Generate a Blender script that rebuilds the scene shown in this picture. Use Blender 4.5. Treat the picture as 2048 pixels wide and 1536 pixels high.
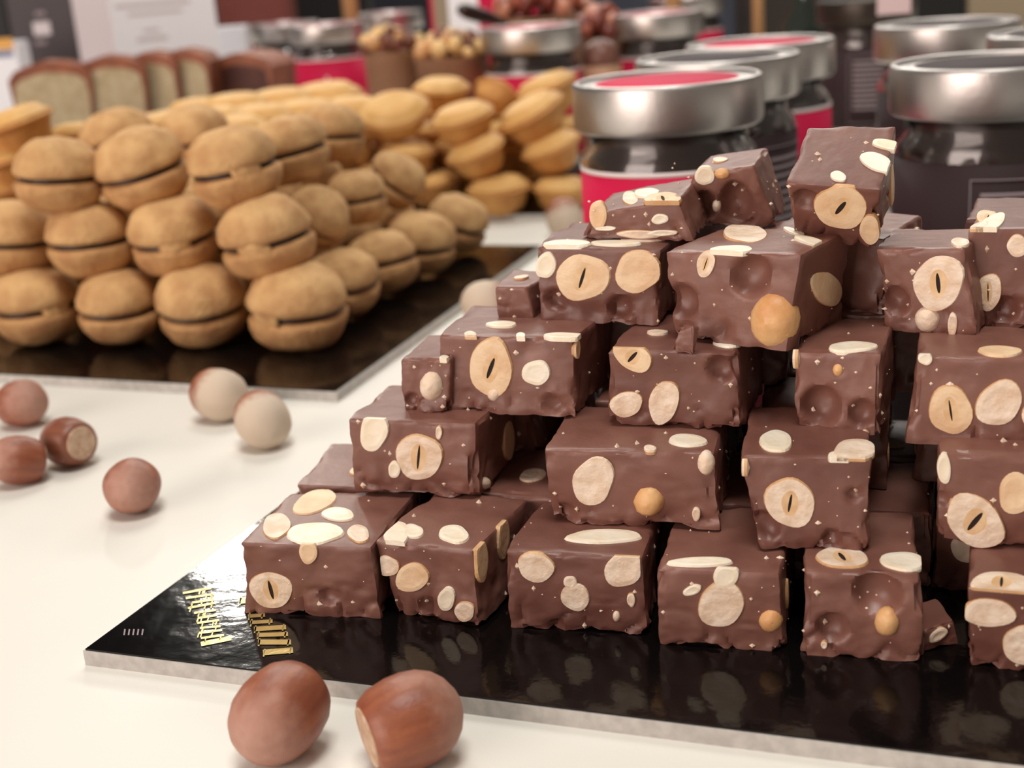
import bpy, bmesh, math, random
from mathutils import Vector, Matrix, noise
from mathutils.bvhtree import BVHTree

for o in list(bpy.data.objects): bpy.data.objects.remove(o)
S = bpy.context.scene
COL = S.collection

# ------------------------------------------------------------------ camera
F, PITCH, ROLL, H = 2650.0, math.radians(17.8), math.radians(4.3), 0.14   # F in pixels of a 2048 wide frame
fwd = Vector((0, math.cos(PITCH), -math.sin(PITCH)))
xr = Vector((1, 0, 0)); up0 = xr.cross(fwd)
CR = math.cos(ROLL)*xr - math.sin(ROLL)*up0
CU = math.sin(ROLL)*xr + math.cos(ROLL)*up0
EYE = Vector((0, 0, H))
cd = bpy.data.cameras.new('camera'); cam = bpy.data.objects.new('camera', cd); COL.objects.link(cam)
cd.sensor_fit = 'HORIZONTAL'; cd.sensor_width = 36; cd.lens = F/2048*36; cd.clip_start = 0.01; cd.clip_end = 50
m = Matrix.Identity(4)
for r in range(3):
    m[r][0] = CR[r]; m[r][1] = CU[r]; m[r][2] = -fwd[r]; m[r][3] = EYE[r]
cam.matrix_world = m
cd.dof.use_dof = True; cd.dof.focus_distance = 0.285; cd.dof.aperture_fstop = 16
S.camera = cam

# ------------------------------------------------------------------ light and exposure
w = bpy.data.worlds.new('room_ambient'); S.world = w; w.use_nodes = True
w.node_tree.nodes['Background'].inputs[0].default_value = (1.0, 0.86, 0.74, 1)
w.node_tree.nodes['Background'].inputs[1].default_value = 0.18

def area(name, loc, target, sx, sy, power, col, shape='RECTANGLE'):
    l = bpy.data.lights.new(name, 'AREA'); l.shape = shape; l.size = sx; l.size_y = sy
    l.energy = power; l.color = col
    o = bpy.data.objects.new(name, l); COL.objects.link(o); o.location = loc
    o.rotation_euler = (Vector(target)-Vector(loc)).to_track_quat('-Z', 'Y').to_euler()
    return o
area('ceiling_panel_lamp', (0.05, -0.05, 1.85), (0.0, 0.45, 0), 0.6, 0.5, 19, (1, 0.97, 0.91))
area('left_front_soft_panel', (-1.75, -1.15, 0.62), (0, 0.4, 0.3), 1.7, 1.9, 48, (1, 0.83, 0.75))  # unseen panel, added for broad soft left-front light and the warm lid band
area('ceiling_spot_lamp', (-0.80, 3.35, 1.335), (-0.07, 0.31, 0), 0.17, 0.17, 9, (1, 0.95, 0.86), 'DISK')
area('ceiling_back_lamp', (-0.2, 1.6, 1.9), (0.1, 0.7, 0), 0.8, 0.8, 15, (1, 0.95, 0.86))
area('ceiling_strip_lamp', (0.7, 3.3, 1.75), (0.1, 0.4, 0), 2.2, 0.5, 32, (1, 0.95, 0.88))

S.view_settings.view_transform = 'Standard'; S.view_settings.look = 'None'
S.view_settings.gamma = 1; S.view_settings.use_curve_mapping = False
S.view_settings.exposure = 0.03

# ------------------------------------------------------------------ pixel helpers (photo pixels, 2048 x 1536)
def ray(px, py): return fwd + (px-1024)/F*CR - (py-768)/F*CU
def P(px, py, z=0.0):
    d = ray(px, py); return EYE + d*((z-H)/d.z)
def PY(px, py, y):
    d = ray(px, py); return EYE + d*(y/d.y)
def depth(p): return (p-EYE).dot(fwd)

# ------------------------------------------------------------------ materials
def srgb(r, g, b):
    f = lambda c: (c/255/12.92) if c/255 <= .04045 else ((c/255+.055)/1.055)**2.4
    return (f(r), f(g), f(b), 1)
def mat(name, col, rough=.5, col2=None, scale=60, metal=0, bump=0, bscale=200, spec=.5, coat=0, trans=0, sss=0, detail=4, lo=.35, hi=.65, stretch=None):
    M = bpy.data.materials.new(name); M.use_nodes = True
    nt = M.node_tree; b = nt.nodes['Principled BSDF']
    b.inputs['Base Color'].default_value = col; b.inputs['Roughness'].default_value = rough
    b.inputs['Metallic'].default_value = metal; b.inputs['Specular IOR Level'].default_value = spec
    b.inputs['Coat Weight'].default_value = coat; b.inputs['Coat Roughness'].default_value = .08
    b.inputs['Transmission Weight'].default_value = trans
    if sss:
        b.inputs['Subsurface Weight'].default_value = sss; b.inputs['Subsurface Radius'].default_value = (.004, .002, .001); b.inputs['Subsurface Scale'].default_value = .5
    tc = nt.nodes.new('ShaderNodeTexCoord'); src = tc.outputs['Object']
    if stretch:
        mp = nt.nodes.new('ShaderNodeMapping'); mp.inputs['Scale'].default_value = stretch
        nt.links.new(src, mp.inputs['Vector']); src = mp.outputs['Vector']
    if col2:
        n = nt.nodes.new('ShaderNodeTexNoise'); n.inputs['Scale'].default_value = scale; n.inputs['Detail'].default_value = detail
        nt.links.new(src, n.inputs['Vector'])
        cr = nt.nodes.new('ShaderNodeValToRGB'); cr.color_ramp.elements[0].color = col; cr.color_ramp.elements[1].color = col2
        cr.color_ramp.elements[0].position = lo; cr.color_ramp.elements[1].position = hi
        nt.links.new(n.outputs['Fac'], cr.inputs['Fac']); nt.links.new(cr.outputs['Color'], b.inputs['Base Color'])
    if bump:
        n2 = nt.nodes.new('ShaderNodeTexNoise'); n2.inputs['Scale'].default_value = bscale; n2.inputs['Detail'].default_value = 5
        nt.links.new(tc.outputs['Object'], n2.inputs['Vector'])
        bp = nt.nodes.new('ShaderNodeBump'); bp.inputs['Strength'].default_value = bump; bp.inputs['Distance'].default_value = .001
        nt.links.new(n2.outputs['Fac'], bp.inputs['Height']); nt.links.new(bp.outputs['Normal'], b.inputs['Normal'])
    return M

M_cloth = mat('white_table', srgb(226, 223, 215), .55, srgb(230, 228, 221), 6, bump=.05, bscale=900)
M_choc = mat('milk_chocolate', srgb(118, 77, 67), .38, srgb(132, 91, 79), 90, bump=.1, bscale=420, spec=.45)
M_chocd = mat('milk_chocolate_dark', srgb(108, 68, 59), .38, srgb(122, 81, 70), 90, bump=.1, bscale=420, spec=.45)
M_nut = mat('nut_cream', srgb(240, 222, 202), .5, srgb(222, 194, 166), 230, bump=.45, bscale=420)
M_nutw = mat('nut_white', srgb(246, 238, 220), .42, srgb(238, 222, 194), 160, bump=.2, bscale=500)
M_nutt = mat('nut_tan', srgb(222, 184, 144), .5, srgb(238, 212, 176), 120, bump=.3, bscale=400)
M_nutr = mat('nut_roasted', srgb(204, 146, 92), .45, srgb(228, 184, 130), 140, bump=.3, bscale=400)
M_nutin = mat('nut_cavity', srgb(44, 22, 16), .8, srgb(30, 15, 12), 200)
M_nuth = mat('nut_heart', srgb(214, 172, 124), .55, srgb(232, 200, 158), 300)
M_nutk = mat('nut_skin', srgb(196, 146, 98), .5, srgb(216, 176, 128), 200)
M_bisc = mat('biscuit', srgb(212, 172, 120), .8, srgb(186, 142, 96), 4, bump=.7, bscale=18, spec=.25)
M_biscd = mat('biscuit_darker', srgb(200, 156, 106), .8, srgb(172, 124, 82), 4, bump=.7, bscale=18, spec=.25)
M_fill = mat('chocolate_filling', srgb(44, 24, 20), .4)
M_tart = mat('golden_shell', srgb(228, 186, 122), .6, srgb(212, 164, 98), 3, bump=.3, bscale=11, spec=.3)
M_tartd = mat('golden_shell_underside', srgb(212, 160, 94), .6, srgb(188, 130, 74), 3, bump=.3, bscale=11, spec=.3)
M_film = mat('black_gloss_film', srgb(12, 10, 10), .10, bump=.22, bscale=95, spec=.3)
M_card = mat('silver_grey_card', srgb(196, 192, 186), .5, srgb(176, 172, 168), 400)
M_gold = mat('gold_foil', srgb(226, 206, 140), .32, metal=.7, bump=.2, bscale=600)
M_lid = mat('brushed_lid', (.58, .55, .53, 1), .36, metal=1, bump=.06, bscale=500)
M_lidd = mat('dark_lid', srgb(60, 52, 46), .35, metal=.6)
M_glass = mat('jar_glass', (1, 1, 1, 1), .03, trans=1)
M_spread = mat('hazelnut_spread', srgb(52, 28, 20), .35, srgb(40, 21, 16), 60)
M_red = mat('crimson_label', srgb(206, 34, 78), .6, srgb(196, 28, 70), 30, bump=.05, spec=.15)
M_redw = mat('label_white', srgb(236, 224, 222), .5)
M_dark = mat('dark_label', srgb(50, 36, 38), .65, spec=.2)
M_print = mat('grey_print', srgb(142, 128, 132), .6)
M_crumb = mat('cake_crumb', srgb(198, 182, 150), .85, srgb(178, 158, 124), 120, bump=.6, bscale=300, spec=.2)
M_crust = mat('cake_crust', srgb(156, 92, 62), .6, srgb(124, 68, 46), 60, bump=.3, bscale=200)
M_kraft = mat('kraft_cup', srgb(184, 142, 112), .6, srgb(164, 122, 94), 30)
M_nutpc = [mat('chopped_nut_%s' % n, a, .55, b, 90) for n, a, b in (('pale', srgb(240, 208, 150), srgb(224, 180, 116)), ('tan', srgb(216, 168, 112), srgb(188, 132, 86)), ('brown', srgb(126, 76, 56), srgb(100, 54, 40)))]
M_candy = [mat('candied_nut_%s' % n, a, .3, b, 90) for n, a, b in (('rose', srgb(176, 96, 72), srgb(146, 70, 52)), ('dark', srgb(126, 58, 42), srgb(104, 44, 36)), ('light', srgb(206, 146, 118), srgb(186, 116, 90)))]
M_blackbox = mat('charcoal_card', srgb(66, 56, 58), .55, srgb(58, 50, 54), 8)
M_black = mat('black_card', srgb(10, 9, 12), .6)
M_white = mat('white_paper', srgb(240, 240, 246), .6)
M_greyp = mat('grey_paper', srgb(206, 196, 200), .6)
M_brownbox = mat('russet_card', srgb(128, 62, 52), .55, srgb(112, 50, 40), 8)
M_wood = mat('pale_wood', srgb(196, 150, 100), .6, srgb(170, 122, 78), 20, stretch=(1, 1, .1))
M_green = mat('dark_green_glass', srgb(38, 46, 40), .12, spec=.7)
M_pink = mat('pale_pink_card', srgb(216, 190, 192), .6)
M_beige = mat('beige_card', srgb(150, 134, 112), .6)
M_wall = mat('slate_wall', srgb(52, 54, 64), .8, srgb(44, 46, 54), 3)
M_floor = mat('dark_floor', srgb(60, 50, 44), .6, srgb(48, 40, 36), 4)
M_scar = mat('nut_base_scar', srgb(206, 178, 152), .7, srgb(180, 146, 120), 9)
def shell_mat(name, brown, brown2, dust, lo, hi):
    M = mat(name, brown, .34, brown2, 7, bump=.12, bscale=14, stretch=(1, 1, .1), lo=.3, hi=.7)
    nt = M.node_tree; b = nt.nodes['Principled BSDF']
    old = b.inputs['Base Color'].links[0].from_socket
    tc = nt.nodes.new('ShaderNodeTexCoord'); sp = nt.nodes.new('ShaderNodeSeparateXYZ'); nt.links.new(tc.outputs['Generated'], sp.inputs[0])
    nz = nt.nodes.new('ShaderNodeTexNoise'); nz.inputs['Scale'].default_value = 7; nz.inputs['Detail'].default_value = 3; nt.links.new(tc.outputs['Object'], nz.inputs['Vector'])
    ma = nt.nodes.new('ShaderNodeMath'); ma.operation = 'MULTIPLY_ADD'; ma.inputs[1].default_value = .35
    nt.links.new(nz.outputs['Fac'], ma.inputs[0]); nt.links.new(sp.outputs['Z'], ma.inputs[2])
    mr = nt.nodes.new('ShaderNodeMapRange'); mr.inputs['From Min'].default_value = lo; mr.inputs['From Max'].default_value = hi; nt.links.new(ma.outputs[0], mr.inputs['Value'])
    mx = nt.nodes.new('ShaderNodeMix'); mx.data_type = 'RGBA'
    nt.links.new(mr.outputs['Result'], mx.inputs[0]); nt.links.new(old, mx.inputs[6]); mx.inputs[7].default_value = dust
    nt.links.new(mx.outputs[2], b.inputs['Base Color'])
    mr2 = nt.nodes.new('ShaderNodeMapRange'); mr2.inputs['To Min'].default_value = .42; mr2.inputs['To Max'].default_value = .7; nt.links.new(mr.outputs['Result'], mr2.inputs['Value'])
    nt.links.new(mr2.outputs['Result'], b.inputs['Roughness'])
    return M
M_shell = shell_mat('hazel_shell', srgb(138, 82, 58), srgb(116, 64, 46), srgb(186, 156, 142), .62, 1.15)
M_shellr = shell_mat('hazel_shell_russet', srgb(156, 92, 62), srgb(128, 68, 50), srgb(182, 140, 124), .7, 1.2)
M_shelld = shell_mat('hazel_shell_dusty', srgb(158, 94, 66), srgb(140, 78, 56), srgb(204, 186, 166), .34, .66)

# ------------------------------------------------------------------ object helpers
def link(name, me, mats, parent=None, smooth=True):
    for mm in (mats if isinstance(mats, (list, tuple)) else [mats]): me.materials.append(mm)
    if smooth:
        for p in me.polygons: p.use_smooth = True
    o = bpy.data.objects.new(name, me); COL.objects.link(o)
    if parent: o.parent = parent
    return o
def mesh(name, verts, faces, midx=None):
    me = bpy.data.meshes.new(name); me.from_pydata([tuple(v) for v in verts], [], faces)
    if midx:
        for p, i in zip(me.polygons, midx): p.material_index = i
    me.update(); return me
def tag(o, label, cat, group=None, kind=None):
    o['label'] = label; o['category'] = cat
    if group: o['group'] = group
    if kind: o['kind'] = kind
    return o
def empty(name, loc=(0, 0, 0), M=None):
    o = bpy.data.objects.new(name, None); COL.objects.link(o); o.empty_display_size = .01
    if M is not None: o.matrix_world = M
    else: o.location = loc
    return o
def copy_tree(o, parent=None):
    c = o.copy(); COL.objects.link(c); c.parent = parent
    for ch in o.children: copy_tree(ch, c)
    return c
def box_mesh(name, x0, x1, y0, y1, z0, z1, bev=0):
    bm = bmesh.new()
    vs = [bm.verts.new((x, y, z)) for z in (z0, z1) for y in (y0, y1) for x in (x0, x1)]
    for f in ((0, 2, 3, 1), (4, 5, 7, 6), (0, 1, 5, 4), (2, 6, 7, 3), (0, 4, 6, 2), (1, 3, 7, 5)): bm.faces.new([vs[i] for i in f])
    if bev: bmesh.ops.bevel(bm, geom=bm.edges[:], offset=bev, segments=2, affect='EDGES')
    me = bpy.data.meshes.new(name); bm.to_mesh(me); bm.free(); return me
def lathe(name, prof, n=32, closed=False, wob=None):
    vs, fs = [], []
    for (r, z) in prof:
        for i in range(n):
            a = 2*math.pi*i/n; k = wob(a, z) if wob else 1
            vs.append((r*k*math.cos(a), r*k*math.sin(a), z))
    L = len(prof)
    for j in range(L-1 if not closed else L):
        for i in range(n):
            a, b = j*n+i, j*n+(i+1) % n; jj = (j+1) % L
            fs.append((a, b, jj*n+(i+1) % n, jj*n+i))
    if not closed:
        if prof[0][0] > 1e-7: fs.append(tuple(reversed(range(n))))
        if prof[-1][0] > 1e-7: fs.append(tuple((L-1)*n+i for i in range(n)))
    return mesh(name, vs, fs)
def basis(o, x, y, z):
    M = Matrix.Identity(4)
    for r in range(3): M[r][0], M[r][1], M[r][2], M[r][3] = x[r], y[r], z[r], o[r]
    return M
def frame_z(loc, z, spin=0):
    z = Vector(z).normalized(); q = z.to_track_quat('Z', 'Y')
    return Matrix.Translation(loc) @ q.to_matrix().to_4x4() @ Matrix.Rotation(spin, 4, 'Z')

# ------------------------------------------------------------------ setting
o = link('floor', box_mesh('floor', -2.5, 2.5, -2.0, 4.2, -.80, -.76), M_floor, smooth=False); o['kind'] = 'structure'
o = link('wall_back', box_mesh('wall_back', -2.5, 2.5, 4.2, 4.3, -.8, 2.4), M_wall, smooth=False); o['kind'] = 'structure'
t = empty('display_table', (0, .8, -.76)); tag(t, 'long white display table that everything stands on', 'table')
link('tabletop', box_mesh('tabletop', -1.1, 1.1, -.95, 1.3, .735, .76, .002), M_cloth, t, False)
for sx in (-1, 1):
    for sy in (-1, 1):
        link('leg', box_mesh('leg', sx*1.03-.03, sx*1.03+.03, .175+sy*1.03-.03, .175+sy*1.03+.03, 0, .735), M_white, t, False)

# ------------------------------------------------------------------ presentation boards
TH = .004
def board(name, label, c0, c1, c2, c3, frame_c):
    """c0..c3: corners on the top surface, counter-clockwise"""
    e = empty(name, (frame_c.x, frame_c.y, 0)); tag(e, label, 'board', 'black presentation boards')
    off = Vector((frame_c.x, frame_c.y, 0))
    cs = [Vector((c.x, c.y, 0))-off for c in (c0, c1, c2, c3)]
    vs = [c.copy() for c in cs]+[c+Vector((0, 0, TH-.0004)) for c in cs]
    fs = [(3, 2, 1, 0), (4, 5, 6, 7)]+[(i, (i+1) % 4, 4+(i+1) % 4, 4+i) for i in range(4)]
    link('card_core', mesh('card_core', vs, fs), M_card, e, False)
    cen = sum(cs, Vector())/4
    ins = [c+(cen-c).normalized()*.0006 for c in cs]
    vs = [c+Vector((0, 0, TH-.0004)) for c in ins]+[c+Vector((0, 0, TH)) for c in ins]
    link('black_film', mesh('black_film', vs, fs), M_film, e, False)
    return e
k0 = P(165, 1298, TH); fd = (P(1500, 1462, TH)-k0).normalized(); ld = (P(700, 905, TH)-k0).normalized()
b1 = board('presentation_board', 'glossy black board with gold lettering under the chocolate pile', k0, k0+fd*.42, k0+fd*.42+ld*.2, k0+ld*.2, k0)
c0 = P(673, 782, TH); fl = (P(0, 747, TH)-c0).normalized(); bd = (P(1083, 490, TH)-c0)
b2 = board('presentation_board', 'glossy black board under the round sandwich biscuits', c0+fl*.33, c0, c0+bd, c0+bd+fl*.33, c0)
d0 = P(1160, 426, TH); d1 = P(976, 429, TH); dl = (d1-d0).normalized(); dn = Vector((-dl.y, dl.x, 0)); dn = dn if dn.y > 0 else -dn
b3 = board('presentation_board', 'black board under the golden boat biscuits behind', d0+dl*.46, d0, d0+dn*.17, d0+dl*.46+dn*.17, d0)

# gold foil lettering (illegible strokes) on the front board
def strokes(name, segs, zt):
    vs, fs = [], []
    for (x0, y0, x1, y1, wpx) in segs:
        a, b = Vector((x0, y0)), Vector((x1, y1)); d = (b-a).normalized(); n = Vector((-d.y, d.x))*wpx/2
        base = len(vs)
        for q in (a-n, b-n, b+n, a+n):
            p = P(q.x, q.y, zt)-Vector((b1.location.x, b1.location.y, 0)); vs.append(p)
        for q in (a-n, b-n, b+n, a+n):
            p = P(q.x, q.y, TH)-Vector((b1.location.x, b1.location.y, 0)); vs.append(p)
        fs += [(base+3, base+2, base+1, base)]+[(base+i, base+(i+1) % 4, base+4+(i+1) % 4, base+4+i) for i in range(4)]
    return mesh(name, vs, fs)
random.seed(5)
rows1 = [(366, 1186, 422, 1176), (372, 1196, 428, 1188), (384, 1205, 428, 1199), (376, 1216, 430, 1206), (388, 1226, 432, 1220),
         (396, 1236, 434, 1230), (394, 1246, 438, 1240), (400, 1256, 441, 1252), (398, 1266, 444, 1260), (402, 1276, 448, 1270)]
for (x0, y0, x1, y1) in rows1:
    segs = [(x0, y0, x1, y1, 4.2)]
    for k in range(3):
        tt = random.random(); segs.append((x0+(x1-x0)*tt, y0+(y1-y0)*tt, x0+(x1-x0)*tt-3, y0+(y1-y0)*tt+9, 2.4))
    link('gold_letter', strokes('gold_letter', segs, TH+.00015), M_gold, b1, False)
o = link('gold_letter', strokes('gold_letter', [(402, 1288, 462, 1276, 9)], TH+.00015), M_gold, b1, False)
for (x0, y0, x1, y1, ww) in ((478, 1202, 512, 1198, 12), (492, 1218, 520, 1214, 8), (496, 1232, 530, 1230, 7), (500, 1245, 545, 1242, 7), (508, 1258, 572, 1254, 9), (516, 1284, 582, 1284, 10), (526, 1305, 586, 1300, 11), (514, 1270, 576, 1268, 8)):
    segs = [(x0, y0, x1, y1, ww), (x0+4, y0-7, x0+1, y0+8, 3), (x1-4, y1-6, x1-7, y1+7, 3)]
    link('gold_letter', strokes('gold_letter', segs, TH+.00015), M_gold, b1, False)
link('fine_print', strokes('fine_print', [(250+i*9, 1258, 248+i*9, 1270, 3) for i in range(5)], TH+.0001), M_print, b1, False)

# ------------------------------------------------------------------ nut chocolate pieces
NRES = 32
def choc_body(wd, dp, ht, seed, nuts, holes, tap=(0, 0, 0, 0, 0)):
    rng = random.Random(seed); n = NRES
    idx, vs, nr = {}, [], []
    off = Vector((seed*3.17, seed*1.31, seed*.77))
    jit = {(i, j, k): Vector((rng.uniform(-1, 1)*.0012, rng.uniform(-.4, 1)*.0015, rng.uniform(-.6, .6)*.001 if k else 0)) for i in (0, 1) for j in (0, 1) for k in (0, 1)}
    R = .0006
    for (i, j, k) in jit:                         # tap: inset of top left, top right, bottom left, bottom right; drop of the top left
        sx = 1 if i == 0 else -1
        jit[(i, j, k)] += Vector((sx*wd*(tap[0] if i == 0 else tap[1]) if k else sx*wd*(tap[2] if i == 0 else tap[3]), 0, -ht*tap[4] if (k and i == 0) else 0))
    def vert(i, j, k):
        key = (i, j, k)
        if key in idx: return idx[key]
        u, v, t_ = i/n, j/n, k/n
        p = Vector(((u-.5)*wd, v*dp, t_*ht))
        c = Vector((min(max(p.x, -wd/2+R), wd/2-R), min(max(p.y, R), dp-R), min(max(p.z, R*.3), ht-R)))
        d = p-c; L = d.length
        nn = d.normalized() if L > 1e-9 else Vector((0, 0, 1))
        q = c+nn*min(L, R)
        face_n = nn
        # trilinear corner jitter
        jv = Vector()
        for (a, b_, c_), dv in jit.items():
            jv += dv*((u if a else 1-u)*(v if b_ else 1-v)*(t_ if c_ else 1-t_))
        q = q+jv
        damp = 1.0
        for (nc, nrad) in nuts:
            dd = (p-nc).length
            if dd < nrad*1.5: damp = min(damp, max(0.15, (dd/nrad-.8)/.7))
        lowf = noise.noise(p*85+off)
        mid = noise.noise(p*260+off)
        fine = noise.noise(p*700+off)
        # ragged towards the bottom and the vertical edges, smooth poured top
        ext = sum(1 for a_ in (i, j, k) if a_ <= 1 or a_ >= n-1)
        rag = (.12 if face_n.z > .8 else .75)*(1+.9*max(0, .35-t_)/.35)
        q = q+face_n*(damp*rag*(.0008*lowf+.00035*mid+.00012*fine))
        if ext >= 2:                              # chipped arrises
            lowk = 1.0 if k <= 1 else (.3 if k >= n-1 else .7)
            chip = lowk*(max(0, noise.noise(p*130+off*2)+.02)*.0034+max(0, noise.noise(p*420+off))*.0006)
            cc = Vector((0, dp/2, ht/2))-q; cc.y *= .8
            q = q+cc.normalized()*chip*damp
        crack = abs(noise.noise(Vector((p.x*150, p.y*150, p.z*90))+off*3))
        if face_n.z < .5 and crack < .10 and t_ < .55: q = q-face_n*(.0012*(1-crack/.10)*damp*(1-t_/.55))
        for (hc, hr, hn, hd) in holes:
            e = p-hc; e = e-hn*e.dot(hn)
            f = (e.x*e.x+e.y*e.y+e.z*e.z)/(hr*hr)
            if f < 1 and abs((p-hc).dot(hn)) < .002: q = q-hn*(hd*(1-f*f)*(1-.35*f))
        if k == 0: q.z = max(q.z, 0) if t_ == 0 else q.z
        idx[key] = len(vs); vs.append(q); return idx[key]
    fs = []
    for a in range(n):
        for b in range(n):
            fs.append((vert(a, 0, b), vert(a+1, 0, b), vert(a+1, 0, b+1), vert(a, 0, b+1)))
            fs.append((vert(a, n, b), vert(a, n, b+1), vert(a+1, n, b+1), vert(a+1, n, b)))
            fs.append((vert(0, a, b), vert(0, a, b+1), vert(0, a+1, b+1), vert(0, a+1, b)))
            fs.append((vert(n, a, b), vert(n, a+1, b), vert(n, a+1, b+1), vert(n, a, b+1)))
            fs.append((vert(a, b, n), vert(a+1, b, n), vert(a+1, b+1, n), vert(a, b+1, n)))
            fs.append((vert(a, b, 0), vert(a, b+1, 0), vert(a+1, b+1, 0), vert(a+1, b, 0)))
    return vs, fs
def nut_disc(c, A, B, N, seed, slit):
    """flat cut hazelnut; A, B half axes in the face plane, N outward"""
    rng = random.Random(seed); n = 26; vs, fs, mi = [], [], []
    ph = [rng.uniform(0, 6.28) for _ in range(3)]
    rr = [1+.075*math.sin(2*2*math.pi*i/n+ph[0])+.035*math.sin(3*2*math.pi*i/n+ph[1])+.02*math.sin(5*2*math.pi*i/n+ph[2]) for i in range(n)]
    L = (A.length+B.length)/2
    tilt = rng.uniform(-.3, .3)
    def ring(fn):
        s = len(vs)
        for i in range(n): vs.append(fn(i))
        return s
    def outer(k, h): 
        return lambda i: c+A*(k*rr[i]*math.cos(2*math.pi*i/n))+B*(k*rr[i]*math.sin(2*math.pi*i/n))+N*h
    hw, hl = (rng.uniform(.05, .10), rng.uniform(.34, .5)) if slit else (0, 0)
    def hole(h):
        def f(i):
            a = 2*math.pi*i/n; x, y = hw*math.cos(a), hl*math.sin(a)
            x, y = x*math.cos(tilt)-y*math.sin(tilt), x*math.sin(tilt)+y*math.cos(tilt)
            return c+A*x+B*y+N*h
        return f
    rings = [(ring(outer(.99, -.0007)), 3), (ring(outer(1.0, -.0001)), 3), (ring(outer(.955, .00036)), 3 if rng.random() < .6 else 0), (ring(outer(.7, .00044)), 0), (ring(outer(.45, .00038)) if not slit else None, 0)]
    if slit:
        def mixr(i):
            a, b = outer(.7, .00042)(i), hole(.00036)(i); return a*.42+b*.58
        rings[-1] = (ring(mixr), 0)
        rings += [(ring(hole(.00032)), 2), (ring(hole(.00014)), 1)]
    for (s0, _), (s1, mm) in zip(rings, rings[1:]):
        for i in range(n):
            fs.append((s0+i, s0+(i+1) % n, s1+(i+1) % n, s1+i)); mi.append(mm)
    s = rings[-1][0]; vs.append(c+N*(-.0 + .00012 if slit else .00034)); ci = len(vs)-1
    for i in range(n):
        fs.append((s+i, s+(i+1) % n, ci)); mi.append(1 if slit else 0)
    s = rings[0][0]; vs.append(c-N*.0012); ci = len(vs)-1
    for i in range(n):
        fs.append((s+(i+1) % n, s+i, ci)); mi.append(0)
    return mesh('hazelnut', vs, fs, mi)
def nut_round(c, A, B, N, seed):
    rng = random.Random(seed); n, m_ = 18, 10; vs, fs = [], []
    L = (A.length+B.length)/2; off = Vector((seed, seed*.3, 1.7))
    for j in range(m_+1):
        th = math.pi*j/m_
        for i in range(n):
            a = 2*math.pi*i/n
            d = Vector((math.sin(th)*math.cos(a), math.sin(th)*math.sin(a), math.cos(th)))
            k = 1+.08*noise.noise(d*2.2+off)
            vs.append(c+(A*d.x+B*d.y)*k+N*(L*.85*d.z*k-L*.25))
    for j in range(m_):
        for i in range(n):
            fs.append((j*n+i, (j+1)*n+i, (j+1)*n+(i+1) % n, j*n+(i+1) % n))
    return mesh('hazelnut', vs, fs)
def crumbs_mesh(pts, rng):
    vs, fs = [], []
    for p, nrm, s in pts:
        b = len(vs)
        for d in ((1, 0, 0), (-1, 0, 0), (0, 1, 0), (0, -1, 0), (0, 0, 1), (0, 0, -1)):
            vs.append(p+Vector(d)*s*rng.uniform(.5, 1.3))
        for f in ((0, 2, 4), (2, 1, 4), (1, 3, 4), (3, 0, 4), (2, 0, 5), (1, 2, 5), (3, 1, 5), (0, 3, 5)): fs.append(tuple(b+i for i in f))
    return mesh('crumbs', vs, fs)
FACES = {'f': (Vector((0, -1, 0)), lambda w_, d_, h_: Vector((0, 0, 0))), 't': (Vector((0, 0, 1)), lambda w_, d_, h_: Vector((0, 0, h_))),
         'r': (Vector((1, 0, 0)), lambda w_, d_, h_: Vector((w_/2, 0, 0))), 'l': (Vector((-1, 0, 0)), lambda w_, d_, h_: Vector((-w_/2, 0, 0))), 'b': (Vector((0, 1, 0)), lambda w_, d_, h_: Vector((0, d_, 0)))}
def clampf(c, fc, wd, dp, ht, mg):
    x = min(max(c.x, -wd/2+mg), wd/2-mg) if fc in 'ftb' else c.x
    y = min(max(c.y, mg), dp-mg) if fc in 'trl' else c.y
    z = min(max(c.z, mg), ht-mg) if fc in 'frlb' else c.z
    return Vector((x, y, z))
CH_GROUP = 'chunks of nut chocolate in the pile'
CHOC = []
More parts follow.
